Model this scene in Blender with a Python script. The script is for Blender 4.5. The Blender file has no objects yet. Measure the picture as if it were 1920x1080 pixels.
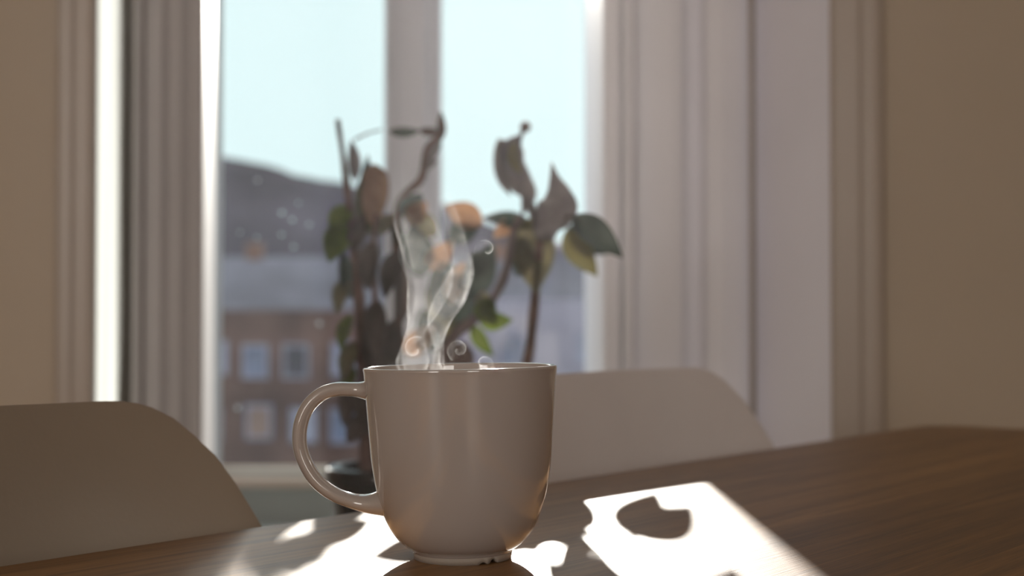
import bpy, bmesh, math, random
from mathutils import Vector, Matrix, noise as mnoise

random.seed(7)
scene = bpy.context.scene
COL = scene.collection

# ------------------------------------------------------------------ camera, sky, sun, exposure
CAM_Z = 0.845
F_PX = 2667.0
PITCH = math.radians(1.117)
cam_d = bpy.data.cameras.new('camera')
cam_d.sensor_width = 36.0
cam_d.lens = 50.0
cam_d.clip_start = 0.01
cam_d.clip_end = 3000
cam_d.dof.use_dof = True
cam_d.dof.focus_distance = 0.60
cam_d.dof.aperture_fstop = 8.0
cam = bpy.data.objects.new('camera', cam_d)
COL.objects.link(cam)
cam.location = (0, 0, CAM_Z)
cam.rotation_euler = (math.pi / 2 + PITCH, 0, 0)
scene.camera = cam

world = bpy.data.worlds.new('sky')
scene.world = world
world.use_nodes = True
wb = world.node_tree.nodes['Background']
wb.inputs['Color'].default_value = (0.79, 1.0, 1.015, 1)
wb.inputs['Strength'].default_value = 1.0

SUN_ELEV = math.radians(15.0)
SUN_AZ = math.radians(-0.25)             # measured from +y towards +x
sun_d = bpy.data.lights.new('sun', 'SUN')
sun_d.energy = 12.5
sun_d.color = (1.0, 0.93, 0.84)
sun_d.angle = math.radians(0.6)
sun = bpy.data.objects.new('sun', sun_d)
COL.objects.link(sun)
sdir = Vector((math.sin(SUN_AZ) * math.cos(SUN_ELEV), math.cos(SUN_AZ) * math.cos(SUN_ELEV), math.sin(SUN_ELEV)))
sun.rotation_euler = sdir.to_track_quat('Z', 'Y').to_euler()

# added warm fill lamps, set in two unseen windows behind the camera
for i, (wx, wp) in enumerate(((-1.90, 22.5), (1.00, 15.0))):
    ad = bpy.data.lights.new('back_fill_lamp', 'AREA')
    ad.shape = 'RECTANGLE'
    ad.size = 0.86
    ad.size_y = 1.36
    ad.energy = wp
    ad.color = (1.0, 0.895, 0.82)
    ao = bpy.data.objects.new('back_fill_lamp', ad)
    COL.objects.link(ao)
    ao.location = (wx, -2.66, 1.55)
    ao.rotation_euler = (math.pi / 2, 0, 0)   # emits towards +y

vs = scene.view_settings
scene.display_settings.display_device = 'sRGB'
vs.view_transform = 'Standard'
vs.look = 'None'
vs.exposure = 0.0
vs.gamma = 1.0
vs.use_curve_mapping = False
scene.cycles.use_denoising = True
scene.cycles.caustics_reflective = True
scene.cycles.caustics_refractive = False
scene.cycles.max_bounces = 10
scene.cycles.transparent_max_bounces = 24
scene.cycles.volume_bounces = 1
HAZE = 0.0032


# ------------------------------------------------------------------ helpers
def at(px, py, D):
    """point at forward distance D seen at pixel (px, py)"""
    a = (px - 960) / F_PX
    b = (540 - py) / F_PX
    y = math.cos(PITCH) - b * math.sin(PITCH)
    z = math.sin(PITCH) + b * math.cos(PITCH)
    s = D / y
    return Vector((a * s, D, CAM_Z + z * s))


def newmat(name):
    m = bpy.data.materials.new(name)
    m.use_nodes = True
    nt = m.node_tree
    for n in list(nt.nodes):
        nt.nodes.remove(n)
    out = nt.nodes.new('ShaderNodeOutputMaterial')
    return m, nt, out


def node(nt, kind, **kw):
    n = nt.nodes.new(kind)
    for k, v in kw.items():
        if hasattr(n, k):
            setattr(n, k, v)
        else:
            n.inputs[k.replace('_', ' ')].default_value = v
    return n


def mat(name, col, rough=0.5, var=0.08, scale=8.0, bump=0.0, bscale=60.0, spec=0.5, metallic=0.0, coat=0.0,
        stretch=(1, 1, 1), trans=0.0, col2=None, sss=0.0):
    m, nt, out = newmat(name)
    L = nt.links
    tc = node(nt, 'ShaderNodeTexCoord')
    mp = node(nt, 'ShaderNodeMapping')
    mp.inputs['Scale'].default_value = stretch
    L.new(tc.outputs['Object'], mp.inputs['Vector'])
    nz = node(nt, 'ShaderNodeTexNoise')
    nz.inputs['Scale'].default_value = scale
    nz.inputs['Detail'].default_value = 5
    L.new(mp.outputs['Vector'], nz.inputs['Vector'])
    ramp = node(nt, 'ShaderNodeValToRGB')
    c1 = tuple(max(0, c * (1 - var)) for c in col)
    c2 = tuple(min(1, c * (1 + var)) for c in (col2 or col))
    ramp.color_ramp.elements[0].position = 0.3
    ramp.color_ramp.elements[1].position = 0.7
    ramp.color_ramp.elements[0].color = (*c1, 1)
    ramp.color_ramp.elements[1].color = (*c2, 1)
    L.new(nz.outputs['Fac'], ramp.inputs['Fac'])
    p = node(nt, 'ShaderNodeBsdfPrincipled')
    p.inputs['Roughness'].default_value = rough
    p.inputs['Specular IOR Level'].default_value = spec
    p.inputs['Metallic'].default_value = metallic
    p.inputs['Coat Weight'].default_value = coat
    p.inputs['Coat Roughness'].default_value = 0.05
    if sss:
        p.inputs['Subsurface Weight'].default_value = sss
        p.inputs['Subsurface Radius'].default_value = (0.01, 0.006, 0.004)
        p.inputs['Subsurface Scale'].default_value = 0.3
    L.new(ramp.outputs['Color'], p.inputs['Base Color'])
    if bump:
        nb = node(nt, 'ShaderNodeTexNoise')
        nb.inputs['Scale'].default_value = bscale
        nb.inputs['Detail'].default_value = 6
        L.new(mp.outputs['Vector'], nb.inputs['Vector'])
        b = node(nt, 'ShaderNodeBump')
        b.inputs['Strength'].default_value = bump
        b.inputs['Distance'].default_value = 0.002
        L.new(nb.outputs['Fac'], b.inputs['Height'])
        L.new(b.outputs['Normal'], p.inputs['Normal'])
    last = p.outputs['BSDF']
    if trans:
        t = node(nt, 'ShaderNodeBsdfTranslucent')
        L.new(ramp.outputs['Color'], t.inputs['Color'])
        mx = node(nt, 'ShaderNodeMixShader')
        mx.inputs['Fac'].default_value = trans
        L.new(last, mx.inputs[1])
        L.new(t.outputs['BSDF'], mx.inputs[2])
        last = mx.outputs['Shader']
    L.new(last, out.inputs['Surface'])
    return m


def obj(name, bm, m, parent=None, smooth=False, loc=None):
    me = bpy.data.meshes.new(name)
    bmesh.ops.recalc_face_normals(bm, faces=bm.faces)
    bm.to_mesh(me)
    bm.free()
    if smooth:
        for p in me.polygons:
            p.use_smooth = True
    me.materials.append(m)
    o = bpy.data.objects.new(name, me)
    COL.objects.link(o)
    if parent:
        o.parent = parent
    if loc is not None:
        o.location = loc
    return o


def share(src, name, parent=None, loc=None, m=None):
    o = src.copy()
    o.name = name
    COL.objects.link(o)
    o.parent = parent
    if loc is not None:
        o.location = loc
    return o


def empty(name, loc=(0, 0, 0), rz=0.0):
    o = bpy.data.objects.new(name, None)
    o.empty_display_size = 0.05
    COL.objects.link(o)
    o.location = loc
    o.rotation_euler = (0, 0, rz)
    return o


def tag(o, label=None, cat=None, group=None, kind=None):
    if label:
        o['label'] = label
    if cat:
        o['category'] = cat
    if group:
        o['group'] = group
    if kind:
        o['kind'] = kind
    return o


def box(bm, x0, x1, y0, y1, z0, z1):
    v = [bm.verts.new(p) for p in ((x0, y0, z0), (x1, y0, z0), (x1, y1, z0), (x0, y1, z0),
                                   (x0, y0, z1), (x1, y0, z1), (x1, y1, z1), (x0, y1, z1))]
    for f in ((0, 3, 2, 1), (4, 5, 6, 7), (0, 1, 5, 4), (1, 2, 6, 5), (2, 3, 7, 6), (3, 0, 4, 7)):
        bm.faces.new([v[i] for i in f])


def bevel(bm, w, seg=2):
    bmesh.ops.bevel(bm, geom=list(bm.edges), offset=w, segments=seg, profile=0.5, affect='EDGES')


def boxobj(name, b, m, parent=None, bv=0.0, seg=2):
    bm = bmesh.new()
    box(bm, *b)
    if bv:
        bevel(bm, bv, seg)
    return obj(name, bm, m, parent, smooth=False)


def lathe(bm, prof, n=64, c=(0, 0, 0)):
    rings = []
    for r, z in prof:
        if r < 1e-6:
            rings.append([bm.verts.new((c[0], c[1], c[2] + z))])
        else:
            rings.append([bm.verts.new((c[0] + r * math.cos(2 * math.pi * i / n), c[1] + r * math.sin(2 * math.pi * i / n), c[2] + z)) for i in range(n)])
    for a, b in zip(rings, rings[1:]):
        if len(a) == 1 and len(b) == 1:
            continue
        for i in range(n):
            j = (i + 1) % n
            if len(a) == 1:
                bm.faces.new((a[0], b[i], b[j]))
            elif len(b) == 1:
                bm.faces.new((a[i], a[j], b[0]))
            else:
                bm.faces.new((a[i], a[j], b[j], b[i]))
    return rings


def catmull(pts, sub=6):
    pts = [Vector(p) for p in pts]
    P = [2 * pts[0] - pts[1]] + pts + [2 * pts[-1] - pts[-2]]
    out = []
    for i in range(1, len(P) - 2):
        for k in range(sub):
            t = k / sub
            a, b, c, d = P[i - 1], P[i], P[i + 1], P[i + 2]
            out.append(0.5 * ((2 * b) + (c - a) * t + (2 * a - 5 * b + 4 * c - d) * t * t + (3 * b - a - 3 * c + d) * t ** 3))
    out.append(pts[-1])
    return out


def tube(bm, path, radii, n=10, squash=1.0, up=None):
    """swept tube; radii list or function of t; squash scales the second axis"""
    N = len(path)
    rings = []
    prev = None
    for i, p in enumerate(path):
        t = (path[min(i + 1, N - 1)] - path[max(i - 1, 0)]).normalized()
        if up is not None:
            s = Vector(up)
            a = t.cross(s).normalized()
            b = s - t * s.dot(t)
            b.normalize()
        else:
            if prev is None:
                prev = Vector((0, 1, 0)) if abs(t.y) < 0.9 else Vector((1, 0, 0))
            a = (prev - t * prev.dot(t)).normalized()
            prev = a
            b = t.cross(a)
        r = radii(i / (N - 1)) if callable(radii) else radii[i]
        rings.append([bm.verts.new(p + a * (r * math.cos(2 * math.pi * k / n)) + b * (r * squash * math.sin(2 * math.pi * k / n))) for k in range(n)])
    for A, B in zip(rings, rings[1:]):
        for k in range(n):
            j = (k + 1) % n
            bm.faces.new((A[k], A[j], B[j], B[k]))
    bm.faces.new(rings[0])
    bm.faces.new(list(reversed(rings[-1])))


def extrude_profile(bm, pts, z0, z1):
    """closed plan polygon (x, y) extruded in z"""
    lo = [bm.verts.new((x, y, z0)) for x, y in pts]
    hi = [bm.verts.new((x, y, z1)) for x, y in pts]
    n = len(pts)
    for i in range(n):
        j = (i + 1) % n
        bm.faces.new((lo[i], lo[j], hi[j], hi[i]))
    bm.faces.new(lo)
    bm.faces.new(hi)


# ------------------------------------------------------------------ materials
M_WALL = mat('warm_white_wall_paint', (0.52, 0.43, 0.325), 0.75, 0.03, 3, bump=0.15, bscale=90)
M_CEIL = mat('ceiling_paint', (0.70, 0.66, 0.60), 0.8, 0.03, 3)
M_FLOOR = mat('floor_boards_paint', (0.32, 0.22, 0.14), 0.5, 0.2, 4, stretch=(1, 12, 1))
M_TRIM = mat('casing_gloss_paint', (0.46, 0.39, 0.325), 0.35, 0.03, 5)
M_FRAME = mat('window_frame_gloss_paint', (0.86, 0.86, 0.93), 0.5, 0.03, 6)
M_POST = mat('shade_toned_post_paint', (0.38, 0.35, 0.345), 0.5, 0.04, 6)  # frame paint darkened; dimmer light on the left post put into colour
M_MULL = mat('shade_toned_mullion_paint', (0.50, 0.50, 0.53), 0.5, 0.04, 6)  # frame paint darkened against recess bounce; shade put into the mullion's colour
M_REVEAL = mat('reveal_white_paint', (0.90, 0.89, 0.97), 0.4, 0.02, 6)
M_SILL = mat('sill_cream_paint', (0.80, 0.66, 0.55), 0.35, 0.05, 9)
M_PANEL = mat('grey_green_panel_paint', (0.44, 0.47, 0.44), 0.5, 0.03, 5)
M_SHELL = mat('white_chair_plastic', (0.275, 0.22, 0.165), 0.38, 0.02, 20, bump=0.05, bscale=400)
M_SHELL2 = mat('veil_lightened_chair_plastic', (0.74, 0.69, 0.68), 0.38, 0.02, 20, bump=0.05, bscale=400)  # white plastic lightened; glare veil over the right chair put into colour
M_LEG = mat('pale_oak_leg', (0.45, 0.30, 0.17), 0.45, 0.2, 10, stretch=(6, 6, 0.6))
M_CERAMIC = mat('blush_white_glaze', (0.43, 0.38, 0.35), 0.05, 0.015, 14, coat=1.0, spec=.6)
M_UNGLAZED = mat('unglazed_foot_ring', (0.37, 0.315, 0.265), 0.6, 0.05, 60)
M_COFFEE = mat('coffee', (0.06, 0.025, 0.012), 0.08, 0.1, 20)
M_POT = mat('black_glazed_pot', (0.012, 0.011, 0.012), 0.09, 0.2, 12)
M_SOIL = mat('potting_soil', (0.035, 0.022, 0.015), 0.95, 0.5, 60, bump=0.8, bscale=120)
M_STEM = mat('brown_bark_stem', (0.11, 0.065, 0.05), 0.7, 0.35, 60, bump=0.4, bscale=150)
M_STEMG = mat('grey_green_stem', (0.12, 0.09, 0.085), 0.6, 0.3, 60)


def wood():
    m, nt, out = newmat('oiled_oak')
    L = nt.links
    tc = node(nt, 'ShaderNodeTexCoord')
    # broad staves along the length of the top
    sep = node(nt, 'ShaderNodeSeparateXYZ')
    L.new(tc.outputs['Object'], sep.inputs[0])
    my = node(nt, 'ShaderNodeMath', operation='MULTIPLY')
    my.inputs[1].default_value = 9.0
    L.new(sep.outputs['Y'], my.inputs[0])
    fl = node(nt, 'ShaderNodeMath', operation='FLOOR')
    L.new(my.outputs[0], fl.inputs[0])
    mx0 = node(nt, 'ShaderNodeMath', operation='MULTIPLY_ADD')
    mx0.inputs[1].default_value = 3.71
    L.new(fl.outputs[0], mx0.inputs[0])
    L.new(sep.outputs['X'], mx0.inputs[2])
    cmb = node(nt, 'ShaderNodeCombineXYZ')
    L.new(mx0.outputs[0], cmb.inputs['X'])
    L.new(sep.outputs['Y'], cmb.inputs['Y'])
    wn = node(nt, 'ShaderNodeTexWhiteNoise')
    wn.noise_dimensions = '1D'
    L.new(fl.outputs[0], wn.inputs['W'])
    mp = node(nt, 'ShaderNodeMapping')
    mp.inputs['Scale'].default_value = (2.2, 60, 1)
    L.new(cmb.outputs[0], mp.inputs['Vector'])
    n1 = node(nt, 'ShaderNodeTexNoise')
    n1.inputs['Scale'].default_value = 1.6
    n1.inputs['Detail'].default_value = 8
    n1.inputs['Roughness'].default_value = 0.65
    n1.inputs['Distortion'].default_value = 0.9
    L.new(mp.outputs[0], n1.inputs['Vector'])
    mp2 = node(nt, 'ShaderNodeMapping')
    mp2.inputs['Scale'].default_value = (14, 520, 1)
    L.new(cmb.outputs[0], mp2.inputs['Vector'])
    n2 = node(nt, 'ShaderNodeTexNoise')
    n2.inputs['Scale'].default_value = 2.0
    n2.inputs['Detail'].default_value = 3
    L.new(mp2.outputs[0], n2.inputs['Vector'])
    ramp = node(nt, 'ShaderNodeValToRGB')
    e = ramp.color_ramp.elements
    e[0].position, e[0].color = 0.34, (0.105, 0.045, 0.009, 1)
    e[1].position, e[1].color = 0.68, (0.34, 0.17, 0.045, 1)
    k = ramp.color_ramp.elements.new(0.5)
    k.color = (0.20, 0.092, 0.021, 1)
    mixf = node(nt, 'ShaderNodeMath', operation='MULTIPLY_ADD')
    mixf.inputs[1].default_value = 0.35
    L.new(n2.outputs['Fac'], mixf.inputs[0])
    sc = node(nt, 'ShaderNodeMath', operation='MULTIPLY_ADD')
    sc.inputs[1].default_value = 0.75
    sc.inputs[2].default_value = -0.05
    L.new(n1.outputs['Fac'], sc.inputs[0])
    L.new(sc.outputs[0], mixf.inputs[2])
    st = node(nt, 'ShaderNodeMath', operation='MULTIPLY_ADD')
    st.inputs[1].default_value = 0.16
    L.new(wn.outputs['Value'], st.inputs[0])
    sub = node(nt, 'ShaderNodeMath', operation='SUBTRACT')
    sub.inputs[1].default_value = 0.08
    L.new(mixf.outputs[0], sub.inputs[0])
    L.new(sub.outputs[0], st.inputs[2])
    L.new(st.outputs[0], ramp.inputs['Fac'])
    p = node(nt, 'ShaderNodeBsdfPrincipled')
    L.new(ramp.outputs['Color'], p.inputs['Base Color'])
    p.inputs['Roughness'].default_value = 0.41
    p.inputs['Specular IOR Level'].default_value = 0.3
    b = node(nt, 'ShaderNodeBump')
    b.inputs['Strength'].default_value = 0.5
    b.inputs['Distance'].default_value = 0.0002
    L.new(n2.outputs['Fac'], b.inputs['Height'])
    L.new(b.outputs['Normal'], p.inputs['Normal'])
    L.new(p.outputs['BSDF'], out.inputs['Surface'])
    return m


M_WOOD = wood()


def glass():
    m, nt, out = newmat('window_glass')
    L = nt.links
    t = node(nt, 'ShaderNodeBsdfTransparent')
    t.inputs['Color'].default_value = (0.985, 0.99, 0.99, 1)
    g = node(nt, 'ShaderNodeBsdfGlossy')
    g.inputs['Roughness'].default_value = 0.02
    mx = node(nt, 'ShaderNodeMixShader')
    mx.inputs['Fac'].default_value = 0.04
    L.new(t.outputs[0], mx.inputs[1])
    L.new(g.outputs[0], mx.inputs[2])
    L.new(mx.outputs[0], out.inputs['Surface'])
    return m


M_GLASS = glass()


def sheer():
    m, nt, out = newmat('sheer_white_cloth')
    L = nt.links
    tc = node(nt, 'ShaderNodeTexCoord')
    wv = node(nt, 'ShaderNodeTexNoise')
    wv.inputs['Scale'].default_value = 300
    L.new(tc.outputs['Object'], wv.inputs['Vector'])
    rp = node(nt, 'ShaderNodeValToRGB')
    rp.color_ramp.elements[0].color = (0.62, 0.66, 0.66, 1)
    rp.color_ramp.elements[1].color = (0.70, 0.74, 0.74, 1)
    L.new(wv.outputs['Fac'], rp.inputs['Fac'])
    d = node(nt, 'ShaderNodeBsdfDiffuse')
    t = node(nt, 'ShaderNodeBsdfTranslucent')
    L.new(rp.outputs[0], d.inputs['Color'])
    L.new(rp.outputs[0], t.inputs['Color'])
    mx = node(nt, 'ShaderNodeMixShader')
    mx.inputs['Fac'].default_value = 0.45
    L.new(d.outputs[0], mx.inputs[1])
    L.new(t.outputs[0], mx.inputs[2])
    L.new(mx.outputs[0], out.inputs['Surface'])
    return m


M_SHEER = sheer()

# ------------------------------------------------------------------ room shell
FL, CE = 0.0, 2.55
YF = 1.74                                   # inner face of the window wall
XL, XR, YB = -2.6, 2.6, -2.7
SILL = 0.500
YO = 2.46                                   # outer face of the thick window wall
OX0, OX1, OZ1 = -0.545, 0.402, 2.28         # opening


def structure(o):
    o['kind'] = 'structure'
    return o


structure(boxobj('floor', (XL - .2, XR + .2, YB - .2, YO, -0.2, FL), M_FLOOR))
structure(boxobj('ceiling', (XL - .2, XR + .2, YB - .2, YO, CE, CE + .2), M_CEIL))
structure(boxobj('wall_left', (XL - .2, XL, YB - .2, YO, FL, CE), M_WALL))
structure(boxobj('wall_right', (XR, XR + .2, YB - .2, YO, FL, CE), M_WALL))
bm = bmesh.new()
box(bm, XL, OX0, YF, YO, FL, CE)
box(bm, OX1, XR, YF, YO, FL, CE)
box(bm, OX0, OX1, YF, YO, OZ1, CE)
structure(obj('wall_front', bm, M_WALL))
bm = bmesh.new()
box(bm, OX0, OX1, YF + .02, YO, FL, SILL - .02)
structure(obj('wall_under_window', bm, M_PANEL))
# unseen back wall; its two windows are added for the fill light
bm = bmesh.new()
box(bm, XL, -2.35, YB - .2, YB, FL, CE)
box(bm, -1.45, 0.55, YB - .2, YB, FL, CE)
box(bm, 1.45, XR, YB - .2, YB, FL, CE)
for x0, x1 in ((-2.35, -1.45), (.55, 1.45)):
    box(bm, x0, x1, YB - .2, YB, FL, .85)
    box(bm, x0, x1, YB - .2, YB, 2.25, CE)
structure(obj('wall_back', bm, M_WALL))
for i, (x0, x1) in enumerate(((-2.35, -1.45), (.55, 1.45))):
    w = structure(empty('window_%d' % (i + 2), ((x0 + x1) / 2, YB - .1, .85)))
    hw = (x1 - x0) / 2
    bm = bmesh.new()
    box(bm, -hw, -hw + .05, -.03, .03, 0, 1.4)
    box(bm, hw - .05, hw, -.03, .03, 0, 1.4)
    box(bm, -hw + .05, hw - .05, -.03, .03, 0, .05)
    box(bm, -hw + .05, hw - .05, -.03, .03, 1.35, 1.4)
    box(bm, -.02, .02, -.03, .03, .05, 1.35)
    obj('window_frame', bm, M_FRAME, w)
    for s in (-1, 1):
        a, b = (-hw + .05, -.02) if s < 0 else (.02, hw - .05)
        boxobj('pane', (a, b, -.003, .003, .05, 1.35), M_GLASS, w)

structure(boxobj('baseboard_left', (XL, XL + .015, YB, YF, FL, .1), M_TRIM))
structure(boxobj('baseboard_right', (XR - .015, XR, YB, YF, FL, .1), M_TRIM))

# the big window
win = structure(empty('window_1', (0, 0, 0)))
# left post: fluted moulding with a bright bead on its outer side
YP = 1.83
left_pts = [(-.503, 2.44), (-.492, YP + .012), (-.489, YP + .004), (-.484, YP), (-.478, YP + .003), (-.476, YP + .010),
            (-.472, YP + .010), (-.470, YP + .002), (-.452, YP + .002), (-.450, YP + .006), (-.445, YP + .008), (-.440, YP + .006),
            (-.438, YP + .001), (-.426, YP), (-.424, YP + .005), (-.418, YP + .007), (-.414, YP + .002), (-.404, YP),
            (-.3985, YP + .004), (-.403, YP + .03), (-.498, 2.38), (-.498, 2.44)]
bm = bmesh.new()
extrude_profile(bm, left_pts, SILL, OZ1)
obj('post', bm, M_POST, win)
# mullion
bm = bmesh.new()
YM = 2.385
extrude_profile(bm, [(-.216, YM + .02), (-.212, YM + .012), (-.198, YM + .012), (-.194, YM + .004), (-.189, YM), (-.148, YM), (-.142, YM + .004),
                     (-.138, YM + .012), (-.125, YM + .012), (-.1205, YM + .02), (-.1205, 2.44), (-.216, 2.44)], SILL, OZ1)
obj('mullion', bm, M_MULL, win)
# right post, wide and moulded
right_pts = [(.1245, 2.44), (.1245, 2.38), (.1170, YP - .005), (.121, YP - .010), (.138, YP - .010), (.140, YP + .004), (.1425, YP - .018), (.1475, YP - .026),
             (.1535, YP - .024), (.157, YP - .014), (.158, YP + .002), (.185, YP - .004), (.205, YP - .008), (.218, YP - .006), (.226, YP + .010), (.236, YP + .014),
             (.244, YP + .008), (.250, YP - .010), (.270, YP - .016), (.290, YP - .010), (.300, YP - .004), (.306, YP + .004), (.306, 2.44)]
bm = bmesh.new()
extrude_profile(bm, right_pts, SILL, OZ1)
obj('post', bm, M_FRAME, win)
# splayed reveal on the right, behind a dark groove
bm = bmesh.new()
extrude_profile(bm, [(.319, 1.855), (.388, 1.732), (.402, 1.742), (.402, 2.44), (.330, 2.44), (.319, 1.90)], SILL, OZ1)
obj('reveal_panel', bm, M_REVEAL, win)
# panes
boxobj('pane', (-.498, -.216, 2.410, 2.414, SILL, OZ1), M_GLASS, win)
boxobj('pane', (-.1205, .1245, 2.410, 2.414, SILL, OZ1), M_GLASS, win)
boxobj('pane', (-.545, -.503, 2.410, 2.414, SILL, OZ1), M_GLASS, win)
# head and sill
boxobj('head_rail', (-.545, .402, 1.80, 2.44, OZ1 - .05, OZ1), M_FRAME, win)
boxobj('sill', (-.60, .46, 1.69, 2.48, SILL - .022, SILL), M_PANEL, win, .004)
boxobj('bottom_rail', (-.498, .1245, 2.390, 2.44, SILL, .584), M_PANEL, win)
bm = bmesh.new()
vv = []
for x in (-.498, .1245):
    vv.append([bm.verts.new((x, y, z)) for y, z in ((2.410, .545), (2.378, .560), (2.378, .572), (2.410, .592))])
for i in range(4):
    bm.faces.new((vv[0][i], vv[0][(i + 1) % 4], vv[1][(i + 1) % 4], vv[1][i]))
bm.faces.new(vv[0])
bm.faces.new(vv[1])
obj('glazing_bead', bm, M_SILL, win)
boxobj('groove_strip', (.300, .340, 1.862, 2.44, SILL, OZ1), M_TRIM, win)
# casings
for name, pts in (('trim_1', [(-.5545, YF + .001), (-.5545, YF - .014), (-.548, YF - .020), (-.535, YF - .020), (-.531, YF - .016), (-.516, YF - .016), (-.5085, YF - .020),
                              (-.5085, YF + .001)]),
                  ('trim_2', [(.3885, YF + .001), (.3885, YF - .016), (.392, YF - .020), (.420, YF - .020), (.426, YF - .016), (.440, YF - .016), (.446, YF - .020),
                              (.4515, YF - .014), (.4515, YF + .001)])):
    bm = bmesh.new()
    extrude_profile(bm, pts, SILL - .022, OZ1 + .06)
    structure(obj(name, bm, M_TRIM))

# sheer curtain strip at the left of the window
bm = bmesh.new()
nz, nx = 60, 14
grid = []
for j in range(nz + 1):
    z = SILL + .004 + (OZ1 - .06 - SILL) * j / nz
    row = []
    for i in range(nx + 1):
        u = i / nx
        edge = .0022 * math.sin(z * 7.0 + 1.0) + .0012 * math.sin(z * 17.0)
        x = -.541 + (.541 - .4965 + edge) * u
        y = 1.798 + .005 * math.sin(u * 9.0 + 0.6 * math.sin(z * 3)) + .002 * math.sin(u * 21 + z)
        row.append(bm.verts.new((x, y, z)))
    grid.append(row)
for j in range(nz):
    for i in range(nx):
        bm.faces.new((grid[j][i], grid[j][i + 1], grid[j + 1][i + 1], grid[j + 1][i]))
cur = obj('sheer_curtain', bm, M_SHEER, smooth=True)
tag(cur, 'narrow sheer white curtain glowing at the left side of the window', 'curtain')

# ------------------------------------------------------------------ table
U = Vector((.623, .782, 0)).normalized()
W = Vector((U.y, -U.x, 0))
CORNER = Vector((.4034, 1.379, 0))
TL, TW, TZ, TT = 1.80, 0.86, 0.74, 0.028
tc_ = CORNER - U * (TL / 2) + W * (TW / 2)
table = empty('dining_table', (tc_.x, tc_.y, 0), math.atan2(U.y, U.x))
tag(table, 'oiled oak dining table lit by a patch of low sun', 'table')
# top with rounded corners and eased edge
bm = bmesh.new()
pts = []
R = 0.03
for sx, sy, a0 in ((1, 1, 0), (-1, 1, 90), (-1, -1, 180), (1, -1, 270)):
    for k in range(7):
        a = math.radians(a0 + 15 * k)
        pts.append((sx * (TL / 2 - R) + R * math.cos(a), sy * (TW / 2 - R) + R * math.sin(a)))
lay = []
for z, ins in ((TZ - TT, .006), (TZ - TT + .006, 0), (TZ - .004, 0), (TZ - .0012, .0012), (TZ, .004)):
    s = []
    for x, y in pts:
        d = Vector((x, y))
        sx = (TL / 2 - ins) / (TL / 2)
        sy = (TW / 2 - ins) / (TW / 2)
        s.append(bm.verts.new((x * sx, y * sy, z)))
    lay.append(s)
for a, b in zip(lay, lay[1:]):
    for i in range(len(pts)):
        j = (i + 1) % len(pts)
        bm.faces.new((a[i], a[j], b[j], b[i]))
bm.faces.new(lay[0])
bm.faces.new(lay[-1])
obj('tabletop', bm, M_WOOD, table)
for sx in (-1, 1):
    for sy in (-1, 1):
        bm = bmesh.new()
        cx, cy = sx * (TL / 2 - .10), sy * (TW / 2 - .09)
        tube(bm, [Vector((cx, cy, TZ - TT)), Vector((cx + sx * .03, cy + sy * .02, 0))], [.028, .018], 12)
        obj('leg', bm, M_LEG, table, True)
bm = bmesh.new()
box(bm, -TL / 2 + .14, TL / 2 - .14, -TW / 2 + .08, -TW / 2 + .10, TZ - TT - .06, TZ - TT)
obj('apron', bm, M_LEG, table)
bm = bmesh.new()
box(bm, -TL / 2 + .09, -TL / 2 + .11, -TW / 2 + .13, TW / 2 - .13, TZ - TT - .06, TZ - TT)
obj('apron', bm, M_LEG, table)
bm = bmesh.new()
box(bm, TL / 2 - .11, TL / 2 - .09, -TW / 2 + .13, TW / 2 - .13, TZ - TT - .06, TZ - TT)
obj('apron', bm, M_LEG, table)

# ------------------------------------------------------------------ shell chairs
CH_TOP = 0.802
prof_d = [(0, .060), (.0004, .085), (.001, .100), (.0026, .1085), (.005, .116), (.011, .127), (.020, .1365), (.031, .146), (.046, .154), (.064, .161),
          (.09, .170), (.14, .187), (.19, .202), (.24, .213), (.29, .220)]


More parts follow.
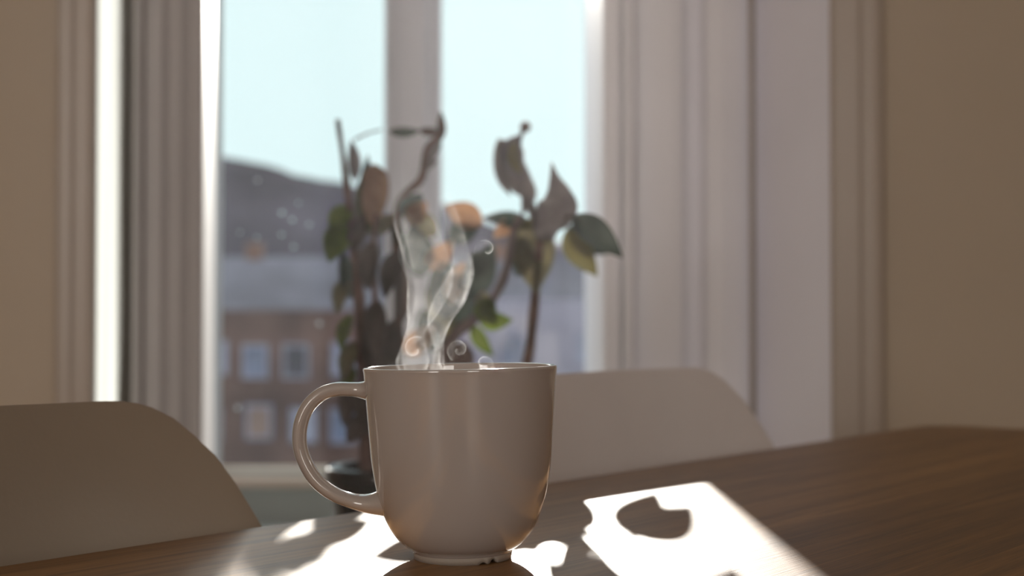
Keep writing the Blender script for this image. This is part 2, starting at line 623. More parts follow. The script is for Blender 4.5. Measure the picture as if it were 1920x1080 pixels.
def chair(loc, label, turn=0.0, m=M_SHELL):
    root = empty('shell_chair', loc, math.atan2(-W.x, W.y) + math.radians(turn))
    tag(root, label, 'chair', 'white shell chairs pushed in at the table')
    rows = []
    for d, hw in prof_d:
        yb = .0 + .30 * d + .6 * max(0, d - .15) ** 2
        rows.append((yb, CH_TOP - d, hw, .020 + .20 * d))
    # bend into the seat
    y0, z0 = rows[-1][0], rows[-1][1]
    for t, hw in ((.2, .228), (.4, .227), (.6, .226), (.8, .225), (1.0, .224)):
        a = t * math.pi / 2
        rows.append((y0 + .02 * t + .07 * (1 - math.cos(a)), z0 - .075 * math.sin(a), hw, .078 * (1 - t) ** 1.2))
    y1, z1 = rows[-1][0], rows[-1][1]
    for s, hw, dz in ((.08, .225, -.004), (.16, .226, -.004), (.24, .224, 0), (.31, .216, .004), (.35, .205, -.002), (.37, .19, -.012)):
        rows.append((y1 + s, z1 + dz, hw, .0))
    bm = bmesh.new()
    n = 28
    g = []
    for k, (y, z, hw, cup) in enumerate(rows):
        r = []
        seat = k >= len(prof_d) + 3
        for i in range(n + 1):
            u = -1 + 2 * i / n
            x = hw * u
            yy = y + cup * (x / .22) ** 2
            zz = z + (.03 * abs(u) ** 3.0 if seat else 0)
            r.append(bm.verts.new((x, yy, zz)))
        g.append(r)
    for a, b in zip(g, g[1:]):
        for i in range(n):
            bm.faces.new((a[i], a[i + 1], b[i + 1], b[i]))
    sh = obj('seat_shell', bm, m, root, True)
    so = sh.modifiers.new('thick', 'SOLIDIFY')
    so.thickness = .009
    so.offset = 0
    bv = sh.modifiers.new('round', 'BEVEL')
    bv.width = .004
    bv.segments = 4
    bv.limit_method = 'ANGLE'
    bv.angle_limit = math.radians(50)
    for sx in (-1, 1):
        for yy, fy in ((.17, .10), (.42, .49)):
            bm = bmesh.new()
            tube(bm, [Vector((sx * .13, yy, z1 - .018)), Vector((sx * .21, fy, 0))], [.017, .011], 12)
            obj('leg', bm, M_LEG, root, True)
    bm = bmesh.new()
    box(bm, -.15, .15, .15, .45, z1 - .022, z1 - .010)
    bevel(bm, .004)
    obj('seat_bracket', bm, M_POT, root)
    return root


P0 = Vector((-.2163, .601, 0))
lc = P0 - W * .060
rc = P0 - W * .076 + U * .57
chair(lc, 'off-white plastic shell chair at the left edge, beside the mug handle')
chair(rc, 'white shell chair, toned lighter for the glare veil, right of the mug, in front of the window post', -3, M_SHELL2)

# ------------------------------------------------------------------ mug
MX, MY = -.0213, .62
mug = empty('mug', (MX, MY, TZ))
mug.rotation_euler = (0, math.radians(-0.9), 0)
mug.scale = (1.015,) * 3
tag(mug, 'glossy blush-white ceramic mug standing in the sun patch on the table', 'mug')
outer = [(.0195, .0026), (.0213, .0030), (.0222, .0042), (.0240, .0052), (.0268, .0075), (.0300, .0115), (.0327, .0165), (.0348, .0225), (.0365, .0290), (.0379, .0370),
         (.0389, .0455), (.0397, .0560), (.0404, .0660), (.0410, .0745), (.0414, .0795), (.0416, .0808), (.0414, .0816), (.0407, .0819), (.0398, .0817),
         (.0393, .0808), (.0388, .0760), (.0380, .0600), (.0366, .0420), (.0348, .0290), (.0315, .0170), (.0260, .0100), (.0180, .0075), (.0, .0068)]
outer_s = catmull([Vector((r, 0, z)) for r, z in outer], 3)
bm = bmesh.new()
lathe(bm, [(0, .0024)] + [(max(0, p.x), p.z) for p in outer_s], 96)
obj('body', bm, M_CERAMIC, mug, True)
# foot ring with two small drain notches
bm = bmesh.new()
nseg = 160
ro, ri = .0213, .0178
rings = [[], [], [], []]
for i in range(nseg):
    a = 2 * math.pi * i / nseg
    da = lambda c: abs((a - c + math.pi) % (2 * math.pi) - math.pi)
    lift = 0.0
    for c0, amp, wd in ((math.radians(-50), .0019, .12), (math.radians(-64), .0010, .10), (math.radians(128), .0016, .12)):
        d = da(c0)
        if d < wd:
            lift = max(lift, amp * (0.5 + 0.5 * math.cos(math.pi * d / wd)) ** .6)
    ca, sa = math.cos(a), math.sin(a)
    rings[0].append(bm.verts.new((ro * ca, ro * sa, .0034)))
    rings[1].append(bm.verts.new(((ro - .0006) * ca, (ro - .0006) * sa, lift)))
    rings[2].append(bm.verts.new((ri * ca, ri * sa, lift)))
    rings[3].append(bm.verts.new((ri * ca, ri * sa, .0034)))
for k in range(4):
    A, B = rings[k], rings[(k + 1) % 4]
    for i in range(nseg):
        j = (i + 1) % nseg
        bm.faces.new((A[i], A[j], B[j], B[i]))
obj('foot_ring', bm, M_UNGLAZED, mug, True)
# handle
S = .0002325
hp = [(704, 733), (686, 733), (662, 731), (634, 731), (606, 740), (582, 762), (568, 795), (566, 832), (576, 866), (596, 898), (626, 922), (660, 936), (694, 942), (724, 940)]
hpts = [Vector(((px - 863.5) * S, 0, .105 - (py - 592) * S)) for px, py in hp]
hpath = catmull(hpts, 6)
bm = bmesh.new()


def hr(t):
    r = .0031
    r += .0030 * max(0, 1 - t / .16) ** 2 + .0034 * max(0, 1 - (1 - t) / .20) ** 2
    return r


tube(bm, hpath, hr, 20, squash=1.75, up=(0, 1, 0))
obj('handle', bm, M_CERAMIC, mug, True)
# coffee in the mug
bm = bmesh.new()
lathe(bm, [(0, .0560), (.0300, .0560), (.0368, .0565), (.0372, .0572), (.036, .0577), (0, .0577)], 64)
cf = obj('coffee', bm, M_COFFEE, smooth=True, loc=(MX, MY, TZ))
tag(cf, 'dark hot coffee filling the blush-white mug', 'coffee')

# ------------------------------------------------------------------ plant on a stand
PD = 1.42
pc = at(742, 872, PD)
PZ = pc.z
stand = empty('plant_stand', (pc.x, PD, 0))
tag(stand, 'small round wooden stand under the black plant pot', 'stand')
PB = PZ - .125
bm = bmesh.new()
lathe(bm, [(0, PB - .022), (.098, PB - .022), (.102, PB - .018), (.102, PB - .004), (.098, PB), (0, PB)], 40)
obj('stand_top', bm, M_LEG, stand, False)
for k in range(3):
    a = math.radians(90 + 120 * k)
    bm = bmesh.new()
    tube(bm, [Vector((.06 * math.cos(a), .06 * math.sin(a), PB - .02)), Vector((.115 * math.cos(a), .115 * math.sin(a), 0))], [.013, .009], 10)
    obj('leg', bm, M_LEG, stand, True)

plant = empty('potted_plant', (pc.x, PD, PB))
tag(plant, 'wilting houseplant with green and orange leaves in a black pot', 'plant')
PO = Vector((pc.x, PD, PB))
bm = bmesh.new()
lathe(bm, [(0, 0), (.044, 0), (.049, .004), (.060, .06), (.0645, .100), (.0660, .106), (.0700, .109), (.0712, .1145), (.0706, .1215), (.0680, .1245), (.0590, .1250), (.0570, .122), (.0575, .108), (.0575, .098)], 64)
obj('pot', bm, M_POT, plant, True)
bm = bmesh.new()
lathe(bm, [(0, .104), (.02, .106), (.04, .103), (.0570, .101), (.0560, .096), (0, .096)], 40)
for v in bm.verts:
    if v.co.z > .1005:
        v.co.z += .003 * mnoise.noise(v.co * 90)
obj('soil', bm, M_SOIL, plant, True)


def stem(pts, r0, r1, m=M_STEM, name='stem', n=8):
    path = [at(x, y, d) - PO for x, y, d in pts]
    p = catmull(path, 5)
    bm = bmesh.new()
    tube(bm, p, lambda t: r0 + (r1 - r0) * t + .0004 * math.sin(t * 40), n)
    return obj(name, bm, m, plant, True)


soil_px = 905
stem([(690, soil_px, 1.42), (686, 800, 1.42), (680, 680, 1.42), (673, 560, 1.41), (661, 440, 1.41), (648, 330, 1.41), (633, 224, 1.41)], .0090, .0022)
stem([(745, soil_px, 1.43), (748, 760, 1.43), (746, 640, 1.44), (748, 540, 1.44), (742, 450, 1.44), (752, 375, 1.44), (790, 335, 1.44), (800, 280, 1.44), (830, 250, 1.44), (826, 225, 1.44)], .0060, .0030)
stem([(770, soil_px, 1.40), (810, 720, 1.39), (850, 632, 1.39), (888, 600, 1.39), (925, 560, 1.39), (950, 505, 1.39), (962, 440, 1.39), (975, 405, 1.39)], .0065, .0035, M_STEMG)
stem([(800, soil_px, 1.43), (930, 800, 1.41), (985, 690, 1.40), (1000, 590, 1.40), (1008, 500, 1.40), (1016, 430, 1.37), (1022, 440, 1.27)], .0060, .0040, M_STEM)
stem([(720, soil_px, 1.40), (712, 700, 1.40), (706, 600, 1.40), (700, 480, 1.40), (706, 400, 1.40)], .0050, .0020)
stem([(1014, 425, 1.40), (1000, 385, 1.40), (985, 360, 1.40)], .0020, .0014, M_STEMG)
stem([(972, 268, 1.40), (976, 256, 1.40), (984, 238, 1.40)], .0026, .0020, M_STEMG)
stem([(664, 262, 1.42), (690, 250, 1.42), (716, 243, 1.42)], .0012, .0008)
stem([(1020, 420, 1.40), (1045, 408, 1.30), (1080, 407, 1.18)], .0020, .0014, M_STEMG)
bm = bmesh.new()
b_c = at(985, 238, 1.40) - PO
bmesh.ops.create_icosphere(bm, subdivisions=3, radius=.0056, matrix=Matrix.Translation(b_c))
obj('bud', bm, M_STEMG, plant, True)

LEAFM = {}
for nm, c, c2, tr in (('green', (.085, .12, .025), (.14, .185, .03), .45), ('dark_green', (.045, .065, .055), (.06, .08, .065), .12), ('olive', (.13, .125, .075), (.17, .15, .08), .3),
                      ('orange', (.30, .175, .10), (.36, .23, .14), .4), ('brown', (.06, .042, .036), (.085, .06, .05), .1), ('grey', (.13, .115, .12), (.17, .155, .15), .12),
                      ('pale', (.30, .28, .30), (.36, .34, .36), .3), ('yellow', (.20, .18, .06), (.17, .16, .07), .2)):
    LEAFM[nm] = mat('leaf_' + nm, c, .38, .15, 40, col2=c2, trans=tr)


def leaf(b, t, w, m, face=0.0, cup=.25, bend=.12, fold=0.0, sharp=1.0):
    """b, t: (px, py, D) base and tip; w: width in px; face: turn about the midrib in degrees"""
    B = at(*b) - PO
    T = at(*t) - PO
    ax = T - B
    Ln = ax.length
    d = ax.normalized()
    view = Vector((0, -1, 0))
    side = d.cross(view).normalized()
    nrm = side.cross(d).normalized()
    q = Matrix.Rotation(math.radians(face), 3, d)
    side, nrm = q @ side, q @ nrm
    wm = w * PD / F_PX / 2
    bm = bmesh.new()
    NL, NW = 14, 8
    g = []
    for i in range(NL + 1):
        s = i / NL
        pr = (math.sin(math.pi * s ** (.80 * sharp)) ** .85) if 0 < s < 1 else 0.0
        hw = max(wm * pr, .0004)
        r = []
        for j in range(NW + 1):
            u = -1 + 2 * j / NW
            p = B + ax * s + side * (hw * u) + nrm * (cup * hw * abs(u) ** 1.5 + bend * Ln * math.sin(math.pi * s) + fold * hw * u * u * s
                                                       + .03 * wm * math.sin(7 * s + 2 * u))
            r.append(bm.verts.new(p))
        g.append(r)
    for a, c in zip(g, g[1:]):
        for j in range(NW):
            bm.faces.new((a[j], a[j + 1], c[j + 1], c[j]))
    # give the blade its thickness
    geom = bmesh.ops.solidify(bm, geom=bm.faces[:], thickness=.0004)
    o = obj('leaf', bm, LEAFM[m], plant, True)
    # raised midrib as a sub-part
    bm = bmesh.new()
    tube(bm, [B + ax * (i / 8 * .96) + nrm * (bend * Ln * math.sin(math.pi * i / 8 * .96) - .0002) for i in range(9)], lambda t_: .0011 * (1 - .75 * t_), 6)
    mo = obj('midrib', bm, LEAFM[m], o, True)
    return o


def blade(rows, m, cup=.25, rib=True):
    """leaf laid along a curved midrib; rows: (px, py, D, width px)"""
    mid = catmull([at(x, y, d) - PO for x, y, d, w in rows], 5)
    wid = catmull([Vector((w, 0, 0)) for x, y, d, w in rows], 5)
    bm = bmesh.new()
    NW = 8
    g = []
    for i, (p, w) in enumerate(zip(mid, wid)):
        d = (mid[min(i + 1, len(mid) - 1)] - mid[max(i - 1, 0)]).normalized()
        side = d.cross(Vector((0, -1, 0))).normalized()
        hw = max(w.x * PD / F_PX / 2, .0004)
        g.append([bm.verts.new(p + side * (hw * (-1 + 2 * j / NW)) + Vector((0, cup * hw * abs(-1 + 2 * j / NW) ** 1.5 + .06 * hw * math.sin(i * .9 + j), 0))) for j in range(NW + 1)])
    for q, c in zip(g, g[1:]):
        for j in range(NW):
            bm.faces.new((q[j], q[j + 1], c[j + 1], c[j]))
    bmesh.ops.solidify(bm, geom=bm.faces[:], thickness=.0004)
    o = obj('leaf', bm, LEAFM[m], plant, True)
    bm = bmesh.new()
    tube(bm, [p - Vector((0, .0003, 0)) for p in mid], lambda t_: .0011 * (1 - .7 * t_), 6)
    obj('midrib', bm, LEAFM[m], o, True)
    return o


# right-hand shoot
blade([(974, 254, 1.40, 6), (962, 275, 1.40, 40), (960, 305, 1.40, 46), (974, 338, 1.39, 46), (990, 362, 1.38, 32), (986, 385, 1.38, 18), (977, 406, 1.38, 1)], 'grey', .5)
blade([(944, 262, 1.39, 22), (939, 285, 1.385, 26), (938, 315, 1.38, 24), (946, 342, 1.38, 20), (957, 367, 1.38, 1)], 'grey', .3)
blade([(966, 266, 1.395, 8), (962, 285, 1.39, 24), (968, 310, 1.385, 18), (978, 326, 1.38, 1)], 'yellow', .3)
blade([(1022, 452, 1.26, 26), (1026, 420, 1.245, 50), (1046, 388, 1.23, 66), (1047, 362, 1.22, 42), (1040, 335, 1.215, 18), (1034, 304, 1.21, 1)], 'grey', .2)
leaf((1010, 420, 1.40), (985, 378, 1.38), 22, 'grey', 10, .3, .1)
blade([(1012, 408, 1.40, 10), (1002, 430, 1.40, 64), (1000, 465, 1.395, 82), (1002, 505, 1.39, 62), (1004, 530, 1.385, 30), (1006, 552, 1.38, 1)], 'olive', .35)
leaf((985, 440, 1.41), (968, 520, 1.41), 46, 'dark_green', -10, .3, .1)
leaf((1074, 404, 1.18), (1168, 484, 1.16), 45, 'dark_green', -8, .25, .1)
leaf((1062, 430, 1.39), (1120, 518, 1.38), 52, 'yellow', 12, .3, .12)
leaf((1066, 424, 1.40), (1142, 476, 1.40), 52, 'dark_green', 5, .3, .1)  # hidden leaf added to widen the leaf shadow on the table
stem([(1014, 445, 1.40), (1038, 415, 1.40), (1066, 424, 1.40)], .0022, .0018, M_STEMG)  # stalk of the hidden leaf, added for the tail of that shadow
leaf((1000, 425, 1.41), (905, 408, 1.41), 34, 'dark_green', 20, .3, .1)
leaf((965, 420, 1.41), (925, 445, 1.40), 34, 'orange', 10, .3, .1)
# middle
leaf((905, 420, 1.42), (835, 385, 1.42), 50, 'orange', 0, .3, .1)
leaf((760, 410, 1.44), (790, 362, 1.43), 54, 'dark_green', 5, .3, .1)
leaf((765, 420, 1.42), (800, 378, 1.42), 40, 'orange', 0, .3, .1)
leaf((790, 520, 1.42), (772, 420, 1.42), 62, 'dark_green', 10, .3, .1)
leaf((800, 505, 1.42), (850, 450, 1.41), 44, 'orange', 10, .3, .1)
leaf((845, 570, 1.41), (870, 490, 1.41), 42, 'orange', -10, .3, .1)
leaf((870, 560, 1.41), (925, 455, 1.40), 62, 'dark_green', 15, .3, .1)
leaf((835, 600, 1.41), (830, 480, 1.43), 70, 'dark_green', 15, .3, .1)
leaf((760, 665, 1.40), (815, 610, 1.40), 46, 'orange', 0, .3, .1)
leaf((840, 640, 1.42), (800, 540, 1.43), 50, 'olive', 20, .3, .1)
leaf((895, 595, 1.39), (962, 600, 1.38), 40, 'green', 20, .3, .1)
leaf((900, 560, 1.39), (930, 610, 1.38), 46, 'green', 10, .3, .1)
leaf((885, 610, 1.40), (925, 668, 1.39), 30, 'green', 15, .3, .1)
leaf((905, 575, 1.40), (905, 545, 1.40), 36, 'olive', 15, .3, .1)
leaf((870, 640, 1.42), (850, 720, 1.42), 60, 'brown', 5, .3, .1)
leaf((750, 610, 1.44), (742, 470, 1.44), 36, 'brown', 30, .4, .1)
leaf((745, 470, 1.44), (735, 400, 1.44), 30, 'dark_green', 30, .3, .1)
leaf((820, 300, 1.44), (790, 330, 1.44), 18, 'grey', 30, .3, .1)
leaf((730, 246, 1.44), (790, 245, 1.44), 22, 'dark_green', 30, .3, .06)
leaf((785, 245, 1.44), (832, 250, 1.44), 20, 'brown', 30, .3, -.06)
leaf((828, 262, 1.44), (826, 208, 1.44), 18, 'brown', 10, .3, .05)
leaf((826, 262, 1.44), (802, 308, 1.44), 20, 'grey', 10, .3, .05)
# left-hand cane
blade([(700, 420, 1.41, 20), (700, 385, 1.41, 44), (704, 350, 1.41, 50), (702, 325, 1.41, 44), (700, 308, 1.41, 10)], 'orange', .2)
blade([(690, 440, 1.415, 20), (686, 400, 1.42, 44), (684, 360, 1.42, 36), (682, 320, 1.42, 4)], 'olive', .3)
leaf((665, 340, 1.42), (658, 262, 1.42), 26, 'pale', 20, .3, .1)
leaf((675, 350, 1.42), (690, 290, 1.43), 16, 'dark_green', 30, .3, .1)
leaf((650, 420, 1.41), (616, 492, 1.40), 54, 'green', 5, .3, .12)
leaf((655, 385, 1.41), (622, 440, 1.41), 44, 'green', 15, .3, .1)
leaf((650, 520, 1.41), (632, 590, 1.40), 34, 'olive', 15, .3, .1)
leaf((660, 560, 1.41), (640, 470, 1.41), 36, 'dark_green', 15, .3, .1)
leaf((658, 590, 1.41), (640, 660, 1.40), 32, 'green', 25, .3, .1)
leaf((663, 640, 1.41), (645, 720, 1.40), 36, 'olive', 15, .3, .1)
leaf((668, 720, 1.41), (645, 800, 1.40), 40, 'brown', 15, .3, .1)
leaf((665, 690, 1.42), (642, 760, 1.41), 30, 'green', 25, .3, .1)
leaf((700, 450, 1.40), (690, 545, 1.40), 46, 'brown', 15, .3, .1)
leaf((706, 560, 1.40), (712, 680, 1.39), 48, 'brown', 10, .4, .1)
leaf((700, 590, 1.41), (690, 700, 1.42), 44, 'brown', -15, .4, .1)
leaf((700, 700, 1.40), (672, 790, 1.40), 50, 'brown', 5, .3, .1)
leaf((702, 440, 1.41), (735, 400, 1.42), 30, 'olive', 15, .3, .1)
leaf((712, 650, 1.40), (735, 760, 1.40), 40, 'brown', 15, .3, .1)

leaf((742, 470, 1.43), (722, 560, 1.43), 40, 'brown', 10, .3, .1)
leaf((735, 600, 1.43), (745, 700, 1.42), 42, 'brown', 0, .3, .1)
leaf((690, 780, 1.41), (650, 830, 1.40), 44, 'brown', 10, .3, .1)
leaf((662, 470, 1.40), (682, 400, 1.40), 34, 'brown', 0, .3, .1)
leaf((850, 620, 1.43), (890, 540, 1.43), 56, 'dark_green', 0, .3, .1)
leaf((820, 660, 1.43), (790, 580, 1.43), 56, 'dark_green', 10, .3, .1)
leaf((840, 450, 1.43), (900, 420, 1.43), 46, 'dark_green', 0, .3, .1)
leaf((820, 440, 1.43), (760, 400, 1.43), 44, 'olive', 10, .3, .1)
leaf((880, 500, 1.42), (930, 480, 1.41), 44, 'dark_green', 0, .3, .1)

# ------------------------------------------------------------------ steam
def steam_mat(name, dens, z0, z1, z2, z3, g=.55):
    m, nt, out = newmat(name)
    L = nt.links
    tc = node(nt, 'ShaderNodeTexCoord')
    sep = node(nt, 'ShaderNodeSeparateXYZ')
    L.new(tc.outputs['Object'], sep.inputs[0])
    a = node(nt, 'ShaderNodeMapRange')
    a.interpolation_type = 'SMOOTHSTEP'
    for i, v in ((1, z0), (2, z1), (3, 0.0), (4, 1.0)):
        a.inputs[i].default_value = v
    b = node(nt, 'ShaderNodeMapRange')
    b.interpolation_type = 'SMOOTHSTEP'
    for i, v in ((1, z2), (2, z3), (3, 1.0), (4, 0.0)):
        b.inputs[i].default_value = v
    L.new(sep.outputs['Z'], a.inputs[0])
    L.new(sep.outputs['Z'], b.inputs[0])
    nz_ = node(nt, 'ShaderNodeTexNoise')
    nz_.inputs['Scale'].default_value = 85
    nz_.inputs['Detail'].default_value = 8
    nz_.inputs['Roughness'].default_value = .7
    nz_.inputs['Distortion'].default_value = 0.6
    L.new(tc.outputs['Object'], nz_.inputs['Vector'])
    c = node(nt, 'ShaderNodeMapRange')
    for i, v in ((1, .38), (2, .68), (3, .05), (4, 1.7)):
        c.inputs[i].default_value = v
    L.new(nz_.outputs['Fac'], c.inputs[0])
    m1 = node(nt, 'ShaderNodeMath', operation='MULTIPLY')
    m2 = node(nt, 'ShaderNodeMath', operation='MULTIPLY')
    m3 = node(nt, 'ShaderNodeMath', operation='MULTIPLY')
    L.new(a.outputs[0], m1.inputs[0])
    L.new(b.outputs[0], m1.inputs[1])
    L.new(m1.outputs[0], m2.inputs[0])
    L.new(c.outputs[0], m2.inputs[1])
    L.new(m2.outputs[0], m3.inputs[0])
    m3.inputs[1].default_value = dens
    v = node(nt, 'ShaderNodeVolumeScatter')
    v.inputs['Color'].default_value = (.97, .98, 1, 1)
    v.inputs['Anisotropy'].default_value = g
    L.new(m3.outputs[0], v.inputs['Density'])
    L.new(v.outputs[0], out.inputs['Volume'])
    return m


steam = empty('steam', (MX, MY, TZ + .058))
tag(steam, 'thin white steam curling up from the hot mug', 'steam')
SO = Vector((MX, MY, TZ + .058))


def shell(name, rows, m, thick=.0011, depth=.65, fold=.10, lob=3, tw=1.6, ph=0.0, yoff=0.0):
    """rows: (py, left px, right px) at the mug's distance; a thin rolled sheet of mist with open middle"""
    sm = catmull([Vector(r) for r in rows], 5)
    n = 40
    bm = bmesh.new()
    R_, r_ = [], []
    N = len(sm)
    for k, (py, l, r) in enumerate(sm):
        c = at((l + r) / 2, py, MY + yoff) - SO
        hw = max((r - l) / 2 * S, .0008)
        A, B = [], []
        for i in range(n):
            t = 2 * math.pi * i / n
            f = 1 + fold * math.cos(lob * t + ph + tw * k / 5) - fold * abs(math.cos(t)) * math.cos(lob * (0 if math.cos(t) > 0 else math.pi) + ph + tw * k / 5)
            x, y = hw * f * math.cos(t), hw * depth * f * math.sin(t)
            q = max(.25, 1 - thick / hw)
            A.append(bm.verts.new((c.x + x, c.y + y, c.z)))
            B.append(bm.verts.new((c.x + x * q, c.y + y * q, c.z)))
        R_.append(A)
        r_.append(B)
    for k in range(N - 1):
        for i in range(n):
            j = (i + 1) % n
            bm.faces.new((R_[k][i], R_[k][j], R_[k + 1][j], R_[k + 1][i]))
            bm.faces.new((r_[k][i], r_[k + 1][i], r_[k + 1][j], r_[k][j]))
    for k in (0, N - 1):
        for i in range(n):
            j = (i + 1) % n
            bm.faces.new((R_[k][i], R_[k][j], r_[k][j], r_[k][i]))
    return obj(name, bm, m, steam, True)


ST = 17.0
MS1 = steam_mat('steam_plume', ST, -.002, .012, .030, .120)
MS2 = steam_mat('steam_curl', ST * .55, -.01, .004, .2, .3)
shell('plume', [(700, 752, 838), (680, 742, 826), (655, 748, 828), (630, 757, 836), (600, 763, 851), (570, 763, 870), (530, 761, 886), (490, 756, 886), (450, 746, 876), (410, 738, 862), (370, 735, 848),
                (330, 738, 838), (290, 745, 830), (240, 740, 836)], MS1)
shell('wisp', [(700, 805, 836), (660, 812, 834), (635, 808, 834), (600, 800, 849), (560, 812, 873), (520, 836, 884), (490, 848, 884), (450, 842, 874), (400, 828, 858), (350, 806, 838)],
      MS1, fold=.06, lob=2, ph=1.0, yoff=-.004)
shell('wisp', [(700, 760, 800), (675, 752, 806), (650, 752, 800), (620, 764, 800), (590, 772, 822), (550, 778, 845), (510, 772, 852), (470, 764, 840), (420, 752, 820), (370, 748, 800), (320, 752, 806)],
      MS1, fold=.06, lob=2, ph=2.0, yoff=.006)


def spiral_curl(px, py, r0, turns, a0, hand=1, yoff=0.0, dep=.008):
    """a rolled-up sheet of mist seen end-on"""
    c = at(px, py, MY + yoff) - SO
    bm = bmesh.new()
    n = 64
    ys = (-1, -.5, 0, .5, 1)
    G = []
    for i in range(n + 1):
        t = i / n
        a = math.radians(a0) + hand * 2 * math.pi * turns * t
        row = []
        for yv in ys:
            k = math.sqrt(1 - .75 * yv * yv)
            r = r0 * S * (1 - .78 * t) * k
            th = .0005
            p = Vector((c.x + r * math.cos(a), c.y + dep * yv, c.z + r * math.sin(a)))
            q = Vector((c.x + (r - th) * math.cos(a), c.y + dep * yv, c.z + (r - th) * math.sin(a)))
            row.append((bm.verts.new(p), bm.verts.new(q)))
        G.append(row)
    m_ = len(ys)
    for i in range(n):
        for j in range(m_ - 1):
            bm.faces.new((G[i][j][0], G[i + 1][j][0], G[i + 1][j + 1][0], G[i][j + 1][0]))
            bm.faces.new((G[i][j][1], G[i][j + 1][1], G[i + 1][j + 1][1], G[i + 1][j][1]))
        bm.faces.new((G[i][0][0], G[i][0][1], G[i + 1][0][1], G[i + 1][0][0]))
        bm.faces.new((G[i][m_ - 1][0], G[i + 1][m_ - 1][0], G[i + 1][m_ - 1][1], G[i][m_ - 1][1]))
    for i in (0, n):
        for j in range(m_ - 1):
            bm.faces.new((G[i][j][0], G[i][j + 1][0], G[i][j + 1][1], G[i][j][1]))
    return obj('curl', bm, MS2, steam, True)


spiral_curl(860, 656, 25, 1.25, -120, -1)
spiral_curl(906, 682, 23, .8, -40, 1, .004)
spiral_curl(778, 655, 27, .85, 60, 1, -.005)
spiral_curl(912, 468, 26, .9, 200, -1, .006)

# faint haze volume added to lay a veil of sun glare over the view
m_h, nt_h, out_h = newmat('glare_veil_haze')
vh = node(nt_h, 'ShaderNodeVolumeScatter')
vh.inputs['Color'].default_value = (1, .97, .99, 1)
vh.inputs['Density'].default_value = HAZE
vh.inputs['Anisotropy'].default_value = .75
nt_h.links.new(vh.outputs[0], out_h.inputs['Volume'])
hz = boxobj('veil_haze', (XL + .01, XR - .01, YB + .02, YF - .03, .01, CE - .01), m_h)
tag(hz, 'faint haze added as a veil of sun glare across the room', 'haze', kind='stuff')

# ------------------------------------------------------------------ outside
GZ = -7.0
M_GROUND = mat('courtyard_ground', (.26, .25, .30), .9, .25, .2)
M_HILL = mat('wooded_hill', (.045, .036, .055), .95, .35, .05, col2=(.095, .075, .10))
M_ROOF = mat('grey_metal_roof', (.165, .145, .185), .8, .3, .25)
M_BRICK = mat('red_brown_facade', (.10, .055, .052), .9, .25, .4, col2=(.16, .085, .07))
M_RENDER = mat('lilac_grey_facade', (.40, .34, .42), .9, .15, .3)
M_WFRAME = mat('pale_window_frame', (.30, .27, .36), .6, .1, 2)
M_WPANE = mat('far_window_pane', (.16, .17, .26), .25, .3, .7, spec=.6)
M_WPANE2 = mat('far_window_dark_pane', (.045, .04, .055), .3, .3, .7)
M_WPANE3 = mat('far_window_curtained_pane', (.36, .34, .44), .5, .2, .7)
M_WPANE4 = mat('far_window_warm_blind', (.30, .18, .15), .6, .2, .7)
M_CHIM = mat('chimney_brick', (.24, .13, .10), .9, .2, 2)

bm = bmesh.new()
box(bm, -260, 260, 2.47, 420, GZ - .5, GZ)
structure(obj('ground_outside', bm, M_GROUND))

# hill
ridge = [(-400, 52), (-150, 42), (-80, 33.5), (-53, 29.5), (-42, 27.6), (-38, 26), (-30, 24.6), (-12, 20.6), (-2.8, 17.0), (8, 14.6), (16, 13.3), (40, 12), (120, 22), (400, 40)]


def ridge_z(x):
    for (a, za), (b, zb) in zip(ridge, ridge[1:]):
        if a <= x <= b:
            return za + (zb - za) * (x - a) / (b - a)
    return 20


bm = bmesh.new()
NXH, NYH = 200, 26
g = []
for j in range(NYH + 1):
    y = 196 + (290 - 196) * j / NYH
    r = []
    for i in range(NXH + 1):
        x = -240 + 480 * i / NXH
        top = ridge_z(x)
        t = (y - 196) / 54
        if y <= 250:
            h = (GZ - .3) + (top - GZ) * t ** 1.15
        else:
            h = top - (y - 250) * 1.6
            t = 1
        h += .9 * mnoise.noise(Vector((x * .22, y * .1, 0))) * min(1, t * 3)
        r.append(bm.verts.new((x, y, h)))
    g.append(r)
for a, b in zip(g, g[1:]):
    for i in range(NXH):
        bm.faces.new((a[i], a[i + 1], b[i + 1], b[i]))
structure(obj('hill', bm, M_HILL, smooth=True))


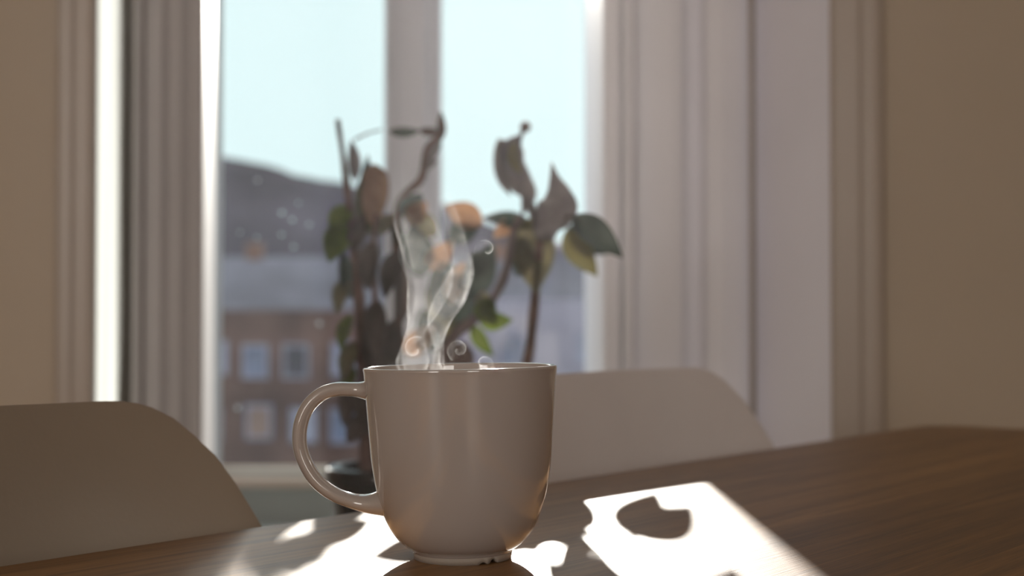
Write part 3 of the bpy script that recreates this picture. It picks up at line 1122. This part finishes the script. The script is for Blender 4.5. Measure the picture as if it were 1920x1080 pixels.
def building(name, label, x0, x1, y, z1, depth, m, ww, wh, pitch, floor_h, first, roof_h, chim=(), over=.5, frame_m=None):
    root = empty(name, ((x0 + x1) / 2, y, GZ))
    tag(root, label, 'building')
    hw = (x1 - x0) / 2
    H = z1 - GZ
    boxobj('facade', (-hw, hw, 0, depth, 0, H), m, root)
    if roof_h > 0:
        bm = bmesh.new()
        vs_ = [(-hw - over, -over, H), (hw + over, -over, H), (hw + over, depth + over, H), (-hw - over, depth + over, H),
               (-hw - over, depth / 2, H + roof_h), (hw + over, depth / 2, H + roof_h)]
        v = [bm.verts.new(p) for p in vs_]
        for f in ((0, 1, 5, 4), (2, 3, 4, 5), (0, 4, 3), (1, 2, 5), (0, 3, 2, 1)):
            bm.faces.new([v[i] for i in f])
        obj('roof', bm, M_ROOF, root)
    proto = pane0 = None
    zc = H - first
    while zc - wh / 2 > .4:
        n = int((2 * hw - 1) / pitch)
        for i in range(n + 1):
            x = -n * pitch / 2 + i * pitch
            if proto is None:
                bm = bmesh.new()
                t = .12
                box(bm, -ww / 2, -ww / 2 + t, -.06, .04, -wh / 2, wh / 2)
                box(bm, ww / 2 - t, ww / 2, -.06, .04, -wh / 2, wh / 2)
                box(bm, -ww / 2 + t, ww / 2 - t, -.06, .04, wh / 2 - t, wh / 2)
                box(bm, -ww / 2 + t, ww / 2 - t, -.06, .04, -wh / 2, -wh / 2 + t)
                proto = obj('window', bm, frame_m or M_WFRAME, root, loc=(x, 0, zc))
                bm = bmesh.new()
                box(bm, -ww / 2 + t, ww / 2 - t, -.02, .03, -wh / 2 + t, wh / 2 - t)
                pane0 = obj('pane', bm, M_WPANE, proto)
                panes = [pane0, pane0]
                for mm in (M_WPANE2, M_WPANE3, M_WPANE3, M_WPANE4):
                    o2 = pane0.copy()
                    o2.data = pane0.data.copy()
                    o2.data.materials[0] = mm
                    panes.append(o2)
            else:
                w_ = share(proto, 'window', root, (x + random.uniform(-.25, .25), 0, zc + random.uniform(-.12, .12)))
                pm = random.choice(panes)
                share(pm, 'pane', w_)
        zc -= floor_h
    for cx, cw, ch in chim:
        boxobj('chimney', (cx - cw / 2, cx + cw / 2, depth / 2 - .4, depth / 2 + .4, H + roof_h * .6, H + roof_h + ch), M_CHIM, root)
    return root


building('apartment_building', 'long far building with a broad grey metal roof below the hill', -48, 34, 98, .6, 14, M_RENDER, 1.2, 1.5, 3.2, 3.0, 1.6, 4.6, ((-12, 1.2, 1.0), (6, 1.2, 1.0)))
building('apartment_building', 'red-brown building with rows of pale-framed windows outside the left pane', -24, -4.2, 62, 1.1, 10, M_BRICK, 1.15, 1.5, 1.95, 2.75, 2.2, 0)
building('apartment_building', 'lilac-grey building with sparse windows outside the right pane', -1.5, 22, 66, 1.6, 10, M_RENDER, 1.2, 1.5, 3.4, 3.0, 2.4, 0)

# clear beads added on the left pane, standing in for distant bright glints
def glint_mat():
    m, nt, out = newmat('glint_bead')
    g_ = node(nt, 'ShaderNodeBsdfGlass')
    g_.inputs['IOR'].default_value = 1.33
    g_.inputs['Roughness'].default_value = .03
    nt.links.new(g_.outputs[0], out.inputs['Surface'])
    return m


M_GLINT = glint_mat()
pane_l = [o for o in win.children if o.name.startswith('pane')][0]
d0 = None
for px, py, r in ((529, 398, 2.6), (548, 411, 2.4), (528, 439, 2.2), (551, 462, 2.3), (580, 420, 2.1), (483, 337, 1.9), (599, 606, 2.2), (412, 704, 2.6), (446, 764, 2.4), (482, 445, 1.8), (450, 435, 1.7), (560, 380, 1.7)):
    c = at(px, py, 2.408)
    if d0 is None:
        bm = bmesh.new()
        bmesh.ops.create_icosphere(bm, subdivisions=3, radius=1.0)
        for v in bm.verts:
            v.co.y *= .55
        d0 = dd = obj('glint_bead', bm, M_GLINT, pane_l, True)
    else:
        dd = share(d0, 'glint_bead', pane_l)
    dd.location = c
    dd.scale = (r * .0013,) * 3
